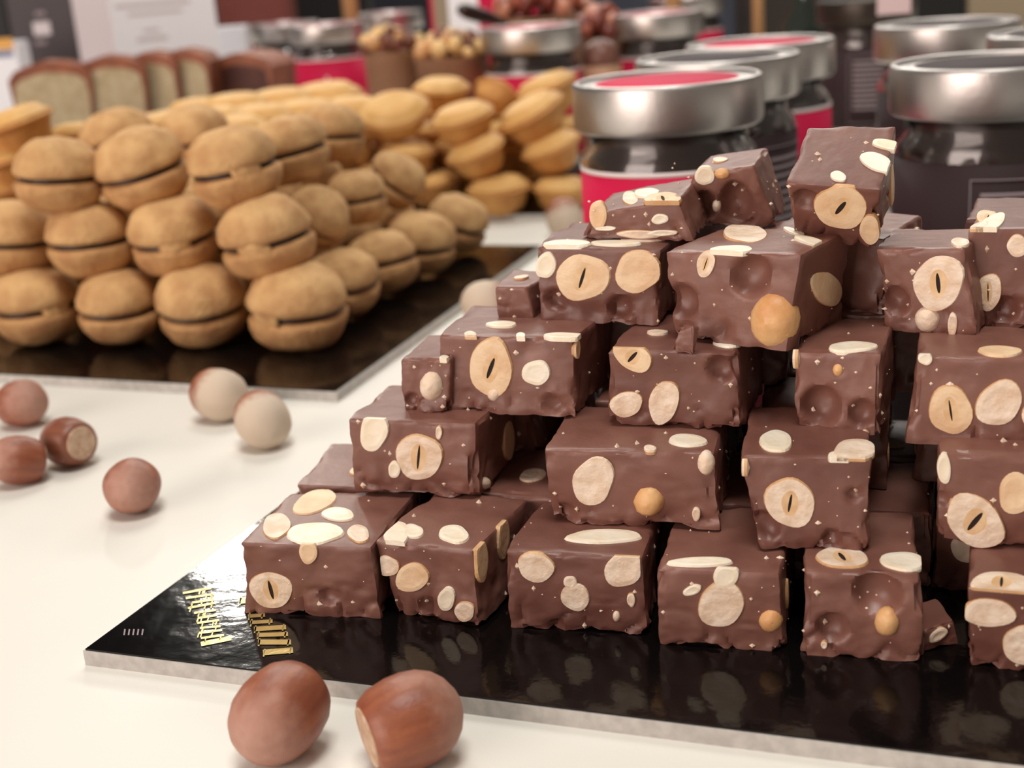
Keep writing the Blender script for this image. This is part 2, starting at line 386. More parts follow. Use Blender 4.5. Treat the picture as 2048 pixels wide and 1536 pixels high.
def chunk(label, M, wd, dp, ht, seed, nuts=(), name='chocolate_chunk', mtl=None, crumbs=20, tap=(0, 0, 0, 0, 0)):
    """nuts: (face, type, px, py, w, h, angle) in photo pixels, or (face, type, (u,v), size)"""
    e = empty(name, M=M); tag(e, label, 'chocolate', CH_GROUP); CHOC.append(e)
    Mi = M.inverted(); rng = random.Random(seed*7+1)
    eye = Mi @ EYE; rot = Mi.to_3x3()
    items, holes, pads = [], [], []
    for q in nuts:
        N, pf = FACES[q[0]]; p0 = pf(wd, dp, ht)
        if isinstance(q[2], tuple):
            (u, v), s = q[2], q[3]
            T = {'f': (Vector((1, 0, 0)), Vector((0, 0, 1))), 't': (Vector((1, 0, 0)), Vector((0, 1, 0))), 'r': (Vector((0, 1, 0)), Vector((0, 0, 1))), 'l': (Vector((0, 1, 0)), Vector((0, 0, 1))), 'b': (Vector((1, 0, 0)), Vector((0, 0, 1)))}[q[0]]
            ext = {'f': (wd, ht), 'b': (wd, ht), 't': (wd, dp), 'r': (dp, ht), 'l': (dp, ht)}[q[0]]
            uu = (u-.5)*ext[0] if T[0].x else u*ext[0]
            c = p0+T[0]*uu+T[1]*v*ext[1]; an = rng.uniform(0, 3.1)
            A = (T[0]*math.cos(an)+T[1]*math.sin(an))*s; B = (T[1]*math.cos(an)-T[0]*math.sin(an))*s*rng.uniform(1.1, 1.4)
        else:
            px, py, pw, ph = q[2:6]; an = math.radians(q[6] if len(q) > 6 else 0)
            def hit(x, y):
                d = rot @ ray(x, y); return eye+d*((p0-eye).dot(N)/d.dot(N))
            c = hit(px, py); ca, sa = math.cos(an), math.sin(an)
            A = hit(px+ca*pw/2, py-sa*pw/2)-c; B = hit(px-sa*ph/2, py-ca*ph/2)-c
            dpt = depth(M @ c)/F
            if q[0] != 't':
                for lim, nm_ in ((pw/2*dpt*1.5, 'A'), (ph/2*dpt*1.5, 'B')):
                    if nm_ == 'A' and A.length > lim: A = A*(lim/A.length)
                    if nm_ == 'B' and B.length > lim: B = B*(lim/B.length)
            if B.length > .0125: B = B*(.0125/B.length)
            if A.length < .0006: A = A*(.0006/A.length)
        if q[1] == 'h': holes.append((c, (A.length+B.length)/2, N, min((A.length+B.length)*.36, .0042)))
        else:
            if A.cross(B).dot(N) < 0: B = -B
            items.append((q[1], clampf(c, q[0], wd, dp, ht, (A.length+B.length)*(.40 if q[0] in 'rl' else .22)), A, B, N, q[0])); pads.append((c, (A.length+B.length)/2))
    vs, fs = choc_body(wd, dp, ht, seed, pads, holes, tap)
    bv = BVHTree.FromPolygons(vs, fs)
    bo = link('chocolate_body', mesh('chocolate_body', vs, fs), mtl or (M_choc if seed % 3 else M_chocd), e); bo.data.set_sharp_from_angle(angle=math.radians(42))
    for i, (ty, c, A, B, N, fc) in enumerate(items):
        hit = bv.ray_cast(c+N*.006, -N)
        if hit[0] is not None and abs((hit[0]-c).dot(N)) < .004: c = c+N*((hit[0]-c).dot(N))
        sd = seed*31+i
        if ty in ('p', 'w', 't', 'c', 'x'):
            me = nut_disc(c+N*.0001, A, B, N, sd, ty in ('c', 'x'))
            for v in me.vertices:                 # a cut nut ends where the piece was cut
                v.co = clampf(v.co, fc, wd, dp, ht, -.0003)
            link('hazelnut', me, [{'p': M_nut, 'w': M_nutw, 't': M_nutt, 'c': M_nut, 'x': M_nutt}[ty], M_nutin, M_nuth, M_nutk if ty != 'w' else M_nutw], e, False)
        else:
            link('hazelnut', nut_round(c, A, B, N, sd), {'r': M_nutr, 'q': M_nut}[ty], e)
    pts = []
    while len(pts) < crumbs:
        fc = rng.choice('ffftr'); N, pf = FACES[fc]
        c = Vector((rng.uniform(-.48, .48)*wd, rng.uniform(.02, .95)*dp, rng.uniform(.05, .98)*ht))
        c = c-N*(c-pf(wd, dp, ht)).dot(N)
        hh = bv.ray_cast(c+N*.006, -N)
        if hh[0] is None: pts.append((c, N, .0004)); continue
        pts.append((hh[0], N, rng.choice((.0002, .00025, .0003, .0005, .0007))))
    if pts:
        k = link('crumbs', crumbs_mesh(pts, rng), M_nut, e, False); k['kind'] = 'stuff'
    return e
def Mpx(bl, br, z, dp, tilt=0, rollr=0, yaw=None):
    a, b = P(bl[0], bl[1], z), P(br[0], br[1], z); v = b-a
    yw = math.atan2(v.y, v.x) if yaw is None else math.radians(yaw)
    c = (a+b)/2
    return Matrix.Translation(c) @ Matrix.Rotation(yw, 4, 'Z') @ Matrix.Rotation(math.radians(tilt), 4, 'X') @ Matrix.Rotation(math.radians(rollr), 4, 'Y'), v.length
Z = [.004+.018*i for i in range(6)]
def front(label, bl, br, lev, ht, dp, seed, nuts, tilt=0, rollr=0, yaw=None, wd=None, dz=0, **k):
    M, L = Mpx(bl, br, Z[lev]+dz, dp, tilt, rollr, yaw)
    return chunk(label, M, wd or L, dp, ht, seed, nuts, **k), M, (wd or L)
HT = .0178
SPEC = [
 ('nut chocolate chunk at the left end of the bottom row, top studded with nuts', (500, 1225), (752, 1243), 0, HT, .030, 1,
  [('t', 'w', 629, 1067, 115, 42), ('t', 'p', 553, 1052, 55, 52), ('t', 'w', 676, 1028, 68, 26), ('t', 't', 629, 1002, 92, 42, 25), ('t', 'p', 717, 1068, 46, 34), ('f', 'c', 541, 1181, 84, 80), ('f', 'h', 653, 1193, 40, 36), ('f', 't', 618, 1103, 40, 44)], {'yaw': -14}),
 ('chocolate chunk second from left in the bottom row, turned, right side showing', (776, 1232), (960, 1256), 0, HT, .030, 2,
  [('t', 'w', 766, 1070, 55, 48, 20), ('t', 'w', 826, 1067, 42, 28), ('t', 'w', 908, 1072, 60, 36), ('f', 'p', 750, 1128, 46, 44), ('f', 't', 824, 1155, 66, 62), ('f', 'w', 893, 1198, 34, 50), ('f', 'p', 930, 1222, 44, 38), ('r', 't', 944, 1108, 42, 86), ('r', 't', 1000, 1034, 40, 84), ('f', 'h', 850, 1215, 40, 40)], {'yaw': -24}),
 ('bottom-row chocolate chunk with one long white nut sliver on top', (1024, 1258), (1284, 1274), 0, HT, .030, 3,
  [('t', 'w', 1208, 1076, 160, 26), ('f', 'p', 1071, 1136, 76, 60), ('f', 'p', 1150, 1196, 64, 50, -30), ('f', 'p', 1140, 1166, 26, 26), ('f', 'p', 1248, 1139, 80, 74, 30), ('f', 'h', 1110, 1255, 34, 34), ('f', 'p', 1262, 1200, 16, 30), ('f', 'q', 1232, 1235, 16, 22)], {}),
 ('bottom-row chocolate chunk with a large round pale nut disc in front', (1322, 1288), (1568, 1303), 0, HT, .030, 4,
  [('f', 'p', 1443, 1206, 95, 95), ('f', 'w', 1452, 1150, 54, 46), ('f', 'r', 1541, 1241, 48, 46), ('t', 'w', 1402, 1122, 130, 18), ('r', 't', 1572, 1186, 20, 60), ('f', 'w', 1385, 1178, 40, 18, 25)], {}),
 ('bottom-row chocolate chunk with a wide hollow and one tan nut in front', (1602, 1312), (1838, 1326), 0, HT, .030, 5,
  [('t', 'c', 1684, 1119, 110, 40), ('t', 'w', 1806, 1126, 92, 36), ('f', 'h', 1752, 1190, 120, 84), ('f', 'h', 1660, 1260, 70, 60), ('f', 'r', 1774, 1247, 52, 56), ('f', 'p', 1648, 1292, 14, 14)], {}),
 ('nut chocolate chunk at the right end of the bottom row, cut off by the frame', (1934, 1322), (2160, 1375), 0, HT, .030, 6,
  [('t', 'c', 2003, 1165, 120, 44), ('f', 'p', 1978, 1226, 105, 62), ('f', 'p', 2042, 1292, 80, 76), ('f', 'q', 2110, 1240, 60, 60)], {'yaw': -20}),
 ('wide chocolate chunk at left end of second row with two big white nuts', (712, 985), (962, 1000), 1, .0188, .026, 7,
  [('f', 'w', 749, 862, 58, 80), ('f', 'c', 838, 914, 90, 100), ('f', 'w', 790, 938, 26, 32), ('r', 't', 1018, 880, 48, 76), ('r', 'q', 978, 972, 30, 26), ('f', 'p', 877, 866, 14, 26)], {'yaw': -19}),
 ('second-row chocolate chunk with one egg-shaped pale nut and an orange nut', (1104, 1051), (1440, 1062), 1, HT, .028, 8,
  [('f', 'p', 1185, 966, 86, 96, -15), ('f', 'r', 1296, 1007, 64, 62), ('f', 'q', 1411, 931, 36, 50), ('t', 'w', 1375, 880, 76, 24), ('f', 'p', 1392, 1030, 18, 26), ('t', 'p', 1300, 895, 26, 12), ('f', 'h', 1130, 1035, 60, 50)], {}),
 ('second-row chocolate chunk with a ring-shaped nut and white nuts on top', (1488, 1096), (1744, 1106), 1, .020, .030, 9,
  [('f', 'c', 1580, 1007, 100, 104), ('t', 'w', 1552, 882, 62, 44), ('t', 'p', 1709, 904, 86, 44), ('t', 'w', 1677, 950, 50, 20), ('l', 'p', 1484, 944, 16, 34), ('f', 'h', 1510, 1052, 56, 76), ('f', 'h', 1709, 993, 34, 32), ('f', 'h', 1660, 1080, 60, 40)], {'tap': (0, .02, .14, 0, 0)}),
 ('nut chocolate chunk at the right end of the second row with a split heart-like nut', (1872, 1085), (2110, 1108), 1, .0195, .030, 10,
  [('f', 'c', 1950, 1043, 136, 96, -30), ('f', 't', 2032, 986, 76, 82), ('f', 'w', 1888, 936, 30, 60), ('f', 'h', 1880, 1000, 36, 40)], {'yaw': -19}),
 ('nut chocolate chunk at the left end of the third row with one open almond-shaped nut', (880, 822), (1160, 838), 2, .0185, .026, 11,
  [('f', 'x', 981, 737, 92, 116, -8), ('f', 'w', 1071, 747, 54, 54, -20), ('t', 'w', 1003, 652, 58, 13), ('t', 'w', 1128, 675, 78, 12), ('t', 'w', 1041, 675, 20, 13), ('t', 'p', 930, 680, 26, 12), ('f', 'q', 986, 790, 26, 28), ('r', 't', 1160, 699, 22, 36), ('f', 'h', 1110, 810, 46, 40)], {'yaw': -21}),
 ('nut chocolate chunk, second in the third row with two pale nuts low in front', (1216, 850), (1482, 862), 2, .0178, .028, 12,
  [('f', 'p', 1327, 806, 58, 96, -8), ('f', 'p', 1252, 809, 66, 54), ('f', 'h', 1446, 736, 66, 58), ('f', 'x', 1266, 710, 80, 58, -25), ('t', 'w', 1403, 661, 50, 14), ('t', 'w', 1454, 684, 60, 18), ('t', 'p', 1315, 665, 40, 10)], {}),
 ('small nut chocolate chunk, third in the third row with a big smooth hollow', (1578, 872), (1770, 884), 2, .0185, .028, 13,
  [('f', 'r', 1675, 742, 22, 26), ('f', 'h', 1637, 815, 100, 84), ('t', 'w', 1706, 697, 96, 20), ('l', 'p', 1578, 720, 14, 40), ('f', 'p', 1730, 866, 14, 14), ('f', 'h', 1730, 830, 60, 70)], {'tap': (.03, .02, .08, .06, 0)}),
 ('chocolate chunk at right end of third row with ring nut and oval nut', (1824, 885), (2110, 905), 2, .0185, .030, 14,
  [('f', 'x', 1901, 823, 86, 106), ('f', 'p', 1998, 808, 106, 84, 25), ('f', 'w', 1850, 716, 28, 26), ('t', 't', 2000, 706, 90, 20), ('f', 'p', 2075, 830, 60, 70)], {'yaw': -20}),
 ('nut chocolate chunk at the left end of the fourth row with two toasted hollow nuts', (1080, 640), (1318, 655), 3, .0178, .026, 15,
  [('f', 'x', 1166, 555, 104, 100), ('f', 't', 1276, 543, 94, 88, -20), ('f', 'w', 1093, 530, 38, 58, -15), ('t', 'w', 1134, 492, 96, 13), ('t', 'w', 1229, 489, 96, 11), ('t', 'p', 1285, 478, 90, 12), ('f', 'h', 1240, 615, 60, 50), ('f', 'h', 1105, 600, 40, 50)], {'yaw': -22}),
 ('large chocolate chunk turned corner-on in the fourth row with an orange nut', (1345, 668), (1585, 712), 3, .0205, .026, 16,
  [('f', 'r', 1545, 641, 94, 112), ('f', 'h', 1500, 552, 86, 92), ('f', 'h', 1356, 600, 74, 80), ('f', 'c', 1412, 528, 34, 60, -15), ('t', 'p', 1490, 461, 88, 38), ('t', 'w', 1452, 503, 84, 16), ('t', 'w', 1588, 463, 50, 9, -20), ('t', 'w', 1666, 489, 80, 14, -15), ('r', 't', 1658, 577, 90, 78, 20)], {'yaw': -36, 'tap': (.02, 0, .06, .08, .05)}),
 ('nut chocolate chunk in the fourth row with one big two-lobed nut facing front', (1752, 652), (1938, 684), 3, .0185, .022, 17,
  [('f', 'c', 1877, 566, 104, 112), ('f', 'q', 1853, 640, 54, 54), ('f', 'h', 1770, 600, 50, 80), ('t', 'p', 1920, 490, 40, 16), ('f', 'p', 1905, 650, 20, 50)], {'yaw': -32, 'tap': (.0, .12, .16, .0, .05)}),
 ('nut chocolate chunk at the right end of the fourth row under the dark jar', (1935, 655), (2130, 668), 3, .0215, .026, 18,
  [('f', 'c', 1976, 585, 56, 76), ('t', 'w', 1966, 467, 74, 30, 30), ('t', 'p', 1891, 489, 50, 14, 20), ('t', 'x', 1952, 438, 50, 30), ('f', 'p', 2034, 492, 44, 44), ('f', 'h', 2010, 620, 60, 60)], {'yaw': -26}),
 ('low nut chocolate chunk at the left of the top row before the red label', (1165, 476), (1385, 486), 4, .0098, .020, 19,
  [('t', 'x', 1317, 401, 74, 26), ('f', 't', 1195, 432, 36, 60, 10), ('t', 'p', 1259, 379, 32, 26), ('t', 'w', 1293, 373, 50, 18), ('f', 'w', 1320, 438, 36, 20), ('f', 'w', 1210, 458, 40, 9), ('f', 'w', 1325, 466, 60, 12), ('f', 'p', 1280, 478, 90, 18)], {'tilt': 4, 'yaw': -22, 'tap': (.12, .1, 0, 0, .35)}),
 ('nut chocolate chunk in the middle of the top row with two deep round hollows', (1352, 452), (1548, 462), 4, .0145, .018, 20,
  [('f', 'w', 1408, 353, 38, 42), ('f', 'r', 1443, 350, 32, 22), ('f', 'h', 1386, 412, 66, 86), ('f', 'h', 1473, 404, 92, 88), ('f', 'q', 1431, 416, 18, 26), ('t', 'p', 1440, 312, 30, 10)], {'tilt': 6, 'yaw': -20, 'tap': (.2, .16, 0, 0, .1)}),
 ('topmost nut chocolate chunk, tipped forward with a slit nut in front', (1580, 488), (1768, 492), 4, .0165, .019, 21,
  [('f', 'x', 1682, 414, 104, 94, -25), ('f', 'h', 1608, 400, 40, 56), ('t', 'w', 1754, 328, 68, 36, -25), ('t', 'w', 1677, 355, 36, 18, -15), ('t', 'w', 1778, 294, 76, 18, -10), ('r', 't', 1808, 384, 26, 94), ('f', 't', 1740, 458, 44, 58)], {'tilt': 30, 'yaw': -30, 'rollr': 4, 'tap': (0, 0, .06, .06, 0)}),
]
FR = []
for (lab, bl, br, lev, ht, dp, sd, nuts, kw) in SPEC:
    e, M, L = front(lab, bl, br, lev, ht, dp, sd, nuts, **kw); FR.append((lev, M, L, dp, ht, sd, lab))
# pieces of the pile standing behind the front ones
def behind(i, label, dist, side, seed, wd=.03, dp=.028, ht=HT, yaw=0, nuts=None):
    lev, M, L, d_, h_, s_, lab = FR[i]
    loc = M.to_translation(); yw = math.atan2(M[1][0], M[0][0])
    M2 = Matrix.Translation((loc.x, loc.y, Z[lev])) @ Matrix.Rotation(yw, 4, 'Z') @ Matrix.Translation((side, dist, 0)) @ Matrix.Rotation(math.radians(yaw), 4, 'Z')
    rr = random.Random(seed)
    nuts = nuts or [(rr.choice('ftrltl'), rr.choice('pwtpc'), (rr.uniform(.2, .8), rr.uniform(.25, .75)), rr.uniform(.002, .0036)) for _ in range(6)]
    chunk(label, M2, wd, dp, ht, seed, nuts, crumbs=6)
for i, d, sx, wd, lab in (
    (0, .0315, -.001, .028, 'nut chocolate chunk right behind the left end chunk of the bottom row'),
    (1, .0315, .006, .026, 'nut chocolate chunk in the second rank behind the turned bottom-row chunk'),
    (2, .032, .003, .029, 'nut chocolate chunk behind the bottom-row chunk with the long white sliver'),
    (3, .032, .002, .027, 'nut chocolate chunk behind the bottom-row chunk with the round nut disc'),
    (4, .032, .002, .027, 'nut chocolate chunk behind the bottom-row chunk with the wide hollow'),
    (5, .033, -.002, .030, 'nut chocolate chunk behind the right end chunk of the bottom row'),
    (0, .062, .008, .028, 'nut chocolate chunk in the third rank at the back left of the bottom layer'),
    (2, .063, -.012, .028, 'nut chocolate chunk in the third rank, middle of the bottom layer'),
    (3, .063, -.012, .028, 'nut chocolate chunk in the third rank, right of the middle of the bottom layer'),
    (4, .063, .002, .030, 'nut chocolate chunk in the third rank at the back right of the bottom layer'),
    (6, .029, .004, .030, 'nut chocolate chunk behind the left end chunk of the second row'),
    (7, .031, .002, .032, 'nut chocolate chunk behind the egg-nut chunk of the second row'),
    (8, .033, .002, .029, 'nut chocolate chunk behind the ring-nut chunk of the second row'),
    (9, .033, .0, .031, 'nut chocolate chunk behind the right end chunk of the second row'),
    (7, .061, .004, .032, 'nut chocolate chunk at the back of the second layer, left of middle'),
    (8, .063, .002, .030, 'nut chocolate chunk at the back of the second layer, right of middle'),
    (10, .0285, .010, .030, 'nut chocolate chunk behind the almond-nut chunk of the third row'),
    (11, .031, .006, .029, 'nut chocolate chunk behind the second chunk of the third row'),
    (12, .031, .004, .027, 'nut chocolate chunk behind the smooth-hollow chunk of the third row'),
    (13, .033, .004, .030, 'nut chocolate chunk behind the right end chunk of the third row'),
    (10, .058, .012, .030, 'nut chocolate chunk at the back left of the third layer'),
    (11, .061, .006, .030, 'nut chocolate chunk at the back of the third layer, left of middle'),
    (12, .061, .004, .029, 'nut chocolate chunk at the back of the third layer, right of middle'),
    (13, .063, .002, .030, 'nut chocolate chunk at the back right of the third layer'),
    (6, .058, .012, .030, 'nut chocolate chunk at the back left of the second layer'),
    (9, .063, .0, .031, 'nut chocolate chunk at the back right of the second layer'),
    (14, .029, .014, .029, 'nut chocolate chunk behind the two toasted nuts chunk of the fourth row'),
    (15, .031, .008, .029, 'nut chocolate chunk behind the corner-on chunk of the fourth row'),
    (17, .029, .0, .028, 'nut chocolate chunk at the back right of the fourth row')):
    behind(i, lab, d, sx, 100+int(d*1000)*3+i, wd)
# pieces peeping out on the left flank of the pile
Mq, L = Mpx((806, 822), (900, 836), Z[2], .02, yaw=-21)
chunk('small nut chocolate chunk peeping out left of the almond-nut chunk in the third row', Mq, .0125, .020, .0135, 61, [('f', 'q', 860, 774, 48, 62), ('f', 'h', 822, 800, 30, 30), ('t', 'w', 880, 735, 20, 10)])
Mq, L = Mpx((988, 640), (1062, 646), Z[3]-.0002, .018, yaw=-22)
chunk('thin nut chocolate wedge peeping out left of the fourth row before the loose hazelnut', Mq, .010, .016, .0085, 62, [('t', 'p', (.5, .5), .0016)], crumbs=4)
Mq, L = Mpx((1338, 706), (1380, 712), Z[2]+.0176, .005, yaw=-30)
chunk('thin curled chocolate shard standing on top of a third-row chunk', Mq @ Matrix.Rotation(math.radians(12), 4, 'Y'), .0048, .0035, .0068, 64, [], name='chocolate_shard', crumbs=0, tap=(.2, .05, 0, 0, .25))
# shard lying on the board
Mq, L = Mpx((1846, 1296), (1918, 1306), Z[0], .012, tilt=0, yaw=8)
chunk('small broken chocolate shard with a pale nut lying on the board between two chunks', Mq, .0082, .010, .0050, 63, [('f', 'p', 1878, 1272, 46, 18, 35)], name='chocolate_shard', crumbs=2)

# ------------------------------------------------------------------ whole hazelnuts
def nut_mesh(seed):
    prof = [(.0, -.50), (.2, -.505), (.30, -.50), (.38, -.465), (.455, -.33), (.497, -.12), (.5, .05), (.47, .22), (.40, .36), (.30, .46), (.17, .53), (.06, .565), (0, .575)]
    # smooth the profile
    ph = random.Random(seed).uniform(0, 6)
    return lathe('shell', prof, 40, wob=lambda a, z: 1+.018*math.cos(2*a+ph)+.01*math.cos(5*a+ph*2))
def scar_mesh():
    return lathe('base_scar', [(.0, -.516), (.15, -.517), (.25, -.513), (.315, -.506), (.33, -.485), (0, -.45)], 32)
nm = [nut_mesh(i) for i in range(3)]; sm = scar_mesh()
def hazelnut(label, px, py, wpx, direc, mtl, k=0, spin=0):
    z = .009
    for _ in range(4):
        p = P(px, py, z); r = wpx/2*depth(p)/F; z = r*.985
    d = Vector(direc).normalized()
    e = empty('hazelnut', M=frame_z(p, d, spin) @ Matrix.Scale(2*r, 4)); tag(e, label, 'hazelnut', 'loose hazelnuts on the white table')
    me = nm[k % 3].copy(); o = link('shell', me, mtl, e)
    link('base_scar', sm.copy(), M_scar, e)
    return e
hazelnut('purplish brown hazelnut in front of the gold lettering on the board', 555, 1430, 186, (-.45, -.85, -.12), M_shellr, 0, .4)
hazelnut('red-brown hazelnut at bottom with its pale base scar facing left', 822, 1440, 190, (.86, .36, .10), M_shellr, 1, 1)
hazelnut('glossy brown hazelnut lying alone left of the black board corner', 264, 972, 112, (.18, -.95, .2), M_shellr, 2)
hazelnut('brown hazelnut between the two nuts at left edge, round scar turned right', 135, 883, 100, (-.75, .62, -.1), M_shell, 0)
hazelnut('pinkish brown hazelnut at the left edge nearest the biscuit board', 44, 806, 96, (.6, -.55, .3), M_shellr, 1)
hazelnut('pinkish brown hazelnut cut off by the left edge, nearest the camera there', 34, 920, 100, (-.7, -.4, .25), M_shellr, 2)
hazelnut('pale dusty hazelnut touching the front edge of the biscuit board', 440, 790, 104, (.72, -.62, -.1), M_shelld, 0)
hazelnut('pale dusty hazelnut with a brown top, right of the other dusty one', 526, 841, 110, (.35, -.85, -.28), M_shelld, 1)
hazelnut('red-brown hazelnut half hidden behind the left of the chocolate pile', 972, 606, 92, (-.92, -.3, .1), M_shelld, 2)
hazelnut('dusty hazelnut standing beside the red label of the front jar', 1130, 440, 74, (.1, -.55, -.6), M_shelld, 0)

# ------------------------------------------------------------------ round sandwich biscuits
def dome(name, seed, r=.5, h=.375, flip=False):
    n, m_ = 32, 12; vs, fs = [], []; off = Vector((seed*2.3, seed, -seed))
    for j in range(m_+1):
        t_ = j/m_*math.pi/2
        rad = r*math.cos(t_)**.72 if j < m_ else 0; z = h*math.sin(t_)
        for i in range(n):
            a = 2*math.pi*i/n; p = Vector((rad*math.cos(a), rad*math.sin(a), z))
            k = 1+.07*noise.noise(p*2.6+off)+.035*noise.noise(p*7+off)+.016*noise.noise(p*17+off)
            vs.append(Vector((p.x*k, p.y*k, .065+p.z*k)))
    for j in range(m_):
        for i in range(n): fs.append((j*n+i, j*n+(i+1) % n, (j+1)*n+(i+1) % n, (j+1)*n+i))
    s = len(vs)                                   # rounded lower lip and flat base
    for i in range(n): vs.append(Vector((vs[i].x*.94, vs[i].y*.94, .032)))
    for i in range(n): fs.append((s+i, s+(i+1) % n, (i+1) % n, i))
    fs.append(tuple(reversed([s+i for i in range(n)])))
    if flip:
        vs = [Vector((v.x, -v.y, -v.z)) for v in vs]
    return mesh(name, vs, fs)
TOPS = [dome('top_biscuit', i+1) for i in range(4)]; BOTS = [dome('bottom_biscuit', i+11, h=.35, flip=True) for i in range(4)]
FILL = lathe('chocolate_filling', [(0, -.036), (.42, -.036), (.45, -.01), (.445, .015), (.42, .036), (0, .036)], 28)
for me in TOPS: me.materials.append(M_bisc)
for me in BOTS: me.materials.append(M_biscd)
FILL.materials.append(M_fill)
for me in TOPS+BOTS+[FILL]:
    for p in me.polygons: p.use_smooth = True
def part(name, me, parent):
    o = bpy.data.objects.new(name, me); COL.objects.link(o); o.parent = parent; return o
BG = 'round sandwich biscuits in the pyramid'
BIS = []
def biscuit(label, loc, dia, axis=(0, 0, 1), k=0, spin=0, group=BG):
    e = empty('sandwich_biscuit', M=frame_z(loc, axis, spin) @ Matrix.Scale(dia, 4)); tag(e, label, 'biscuit', group)
    part('top_biscuit', TOPS[k % 4], e); part('bottom_biscuit', BOTS[(k+1) % 4], e); part('chocolate_filling', FILL, e)
    BIS.append(loc.copy()); return e
BH = .0145
ZB = [TH+.0152, TH+.0152+.026, TH+.0152+.052]
def bpx(label, px, py, wpx, lev, lean=0, tip=0, k=0, dz=0):
    """lean: image tilt in degrees (positive = right side up), tip: towards the camera"""
    p = P(px, py, ZB[lev]+dz); dia = wpx*depth(p)/F
    ax = Vector((-math.sin(math.radians(lean)), -math.sin(math.radians(tip)), 1))
    return biscuit(label, p, dia, ax, k, k*1.7)
bl = [
 ('leftmost round sandwich biscuit in the bottom front row', 74, 612, 172, 0, 2, 0), ('second round sandwich biscuit from left in the bottom front row', 237, 614, 164, 0, -2, 4),
 ('third round sandwich biscuit from left in the bottom front row', 404, 612, 182, 0, 0, 8), ('round sandwich biscuit at the front right corner of the bottom row', 597, 615, 198, 0, -2, 4),
 ('bottom row biscuit directly behind the front right corner one', 686, 566, 150, 0, 0, 6), ('bottom row biscuit third along the right flank, filling line clearly showing', 765, 525, 142, 0, 8, -6),
 ('bottom row biscuit fourth along the right flank in shade', 843, 487, 138, 0, -6, 6), ('bottom row biscuit at the far right rear of the pyramid', 915, 447, 124, 0, -22, 4),
 ('second row biscuit cut off by the left edge of the picture', 30, 478, 170, 1, -6, 0), ('second biscuit from left in the middle row of the pyramid', 180, 480, 172, 1, 0, 0),
 ('third biscuit from left in the middle row, with crumbled filling', 348, 473, 178, 1, 4, 6), ('middle row biscuit at the front right corner of the pyramid', 532, 476, 190, 1, 8, 2),
 ('middle row biscuit turned with its flat dome to the right flank', 635, 434, 128, 1, -58, 25), ('middle row biscuit third along the right flank', 712, 396, 124, 1, 4, 0),
 ('middle row biscuit standing upright on the right flank', 792, 362, 118, 1, -52, 10),
 ('leftmost biscuit of the top row seen from the front', 118, 352, 172, 2, -4, 0), ('second biscuit from left in the top row, leaning', 284, 338, 182, 2, 10, 8),
 ('third biscuit from left in the top row with a chipped rim', 468, 336, 184, 2, 8, 2), ('top row biscuit behind the chipped one with dark filling line', 580, 302, 158, 2, 10, 0),
 ('top row biscuit farthest back on the right flank', 662, 268, 134, 2, -4, 0), ('top row biscuit behind the leaning one at left', 238, 285, 150, 2, 6, 0), ('top row biscuit behind the gap between second and third', 392, 274, 140, 2, 0, 10)]
def crumb_patch(e, ang, seed, sx=.16, sz=.15):
    off = Vector((seed, seed*.7, 2)); vs, fs = [], []; n, m_ = 18, 10
    for j in range(m_+1):
        th = math.pi*j/m_
        for i in range(n):
            a = 2*math.pi*i/n; d = Vector((math.sin(th)*math.cos(a), math.sin(th)*math.sin(a), math.cos(th)))
            k = 1+.5*noise.noise(d*2.5+off)+.25*noise.noise(d*6+off)
            q = Vector((d.x*.055*k, d.y*sx*k, d.z*sz*k))+Vector((.435, 0, 0))
            vs.append(Matrix.Rotation(ang, 3, 'Z') @ q)
    for j in range(m_):
        for i in range(n): fs.append((j*n+i, (j+1)*n+i, (j+1)*n+(i+1) % n, j*n+(i+1) % n))
    link('crumbled_seam', mesh('crumbled_seam', vs, fs), M_bisc, e)
for i, (lab, px, py, wp, lv, ln, tp) in enumerate(bl):
    e = bpx(lab, px, py, wp, lv, ln, tp, i)
    if i in (0, 3, 10, 11, 17):
        v = e.matrix_world.inverted().to_3x3() @ (EYE-e.matrix_world.to_translation())
        crumb_patch(e, math.atan2(v.y, v.x)+{0: .5, 3: -.85, 10: 0, 11: -.35, 17: .3}[i], i+1)
# hidden inner biscuits that carry the visible ones
a0 = P(597, 615, ZB[0]); ua = (P(74, 612, ZB[0])-a0)/3; ub = (P(915, 447, ZB[0])-a0)/4
for lv, na, nb, sh in ((0, 4, 4, 0), (1, 3, 3, .5)):
    for i in range(1 if lv == 0 else 0, na+1):
        for j in range(1 if lv == 0 else 1, nb+1):
            q = a0+ua*(i+sh)+ub*(j+sh-(.35 if lv else 0)); q.z = ZB[lv]
            if min((q-b_).length for b_ in BIS) > .0325:
                biscuit('round sandwich biscuit hidden inside the pyramid behind the front rows', q, .034, (0, 0, 1), i+j, i, 'hidden inner biscuits of the pyramid')

for b_ in list(BIS):
    for lv in (2, 1):
        if abs(b_.z-ZB[lv]) < .004 and not any(abs(c_.z-ZB[lv-1]) < .004 and (c_.xy-b_.xy).length < .033 for c_ in BIS):
            biscuit('round sandwich biscuit hidden inside the pyramid behind the front rows', Vector((b_.x, b_.y+.006, ZB[lv-1])), .033, (0, 0, 1), lv, lv, 'hidden inner biscuits of the pyramid')
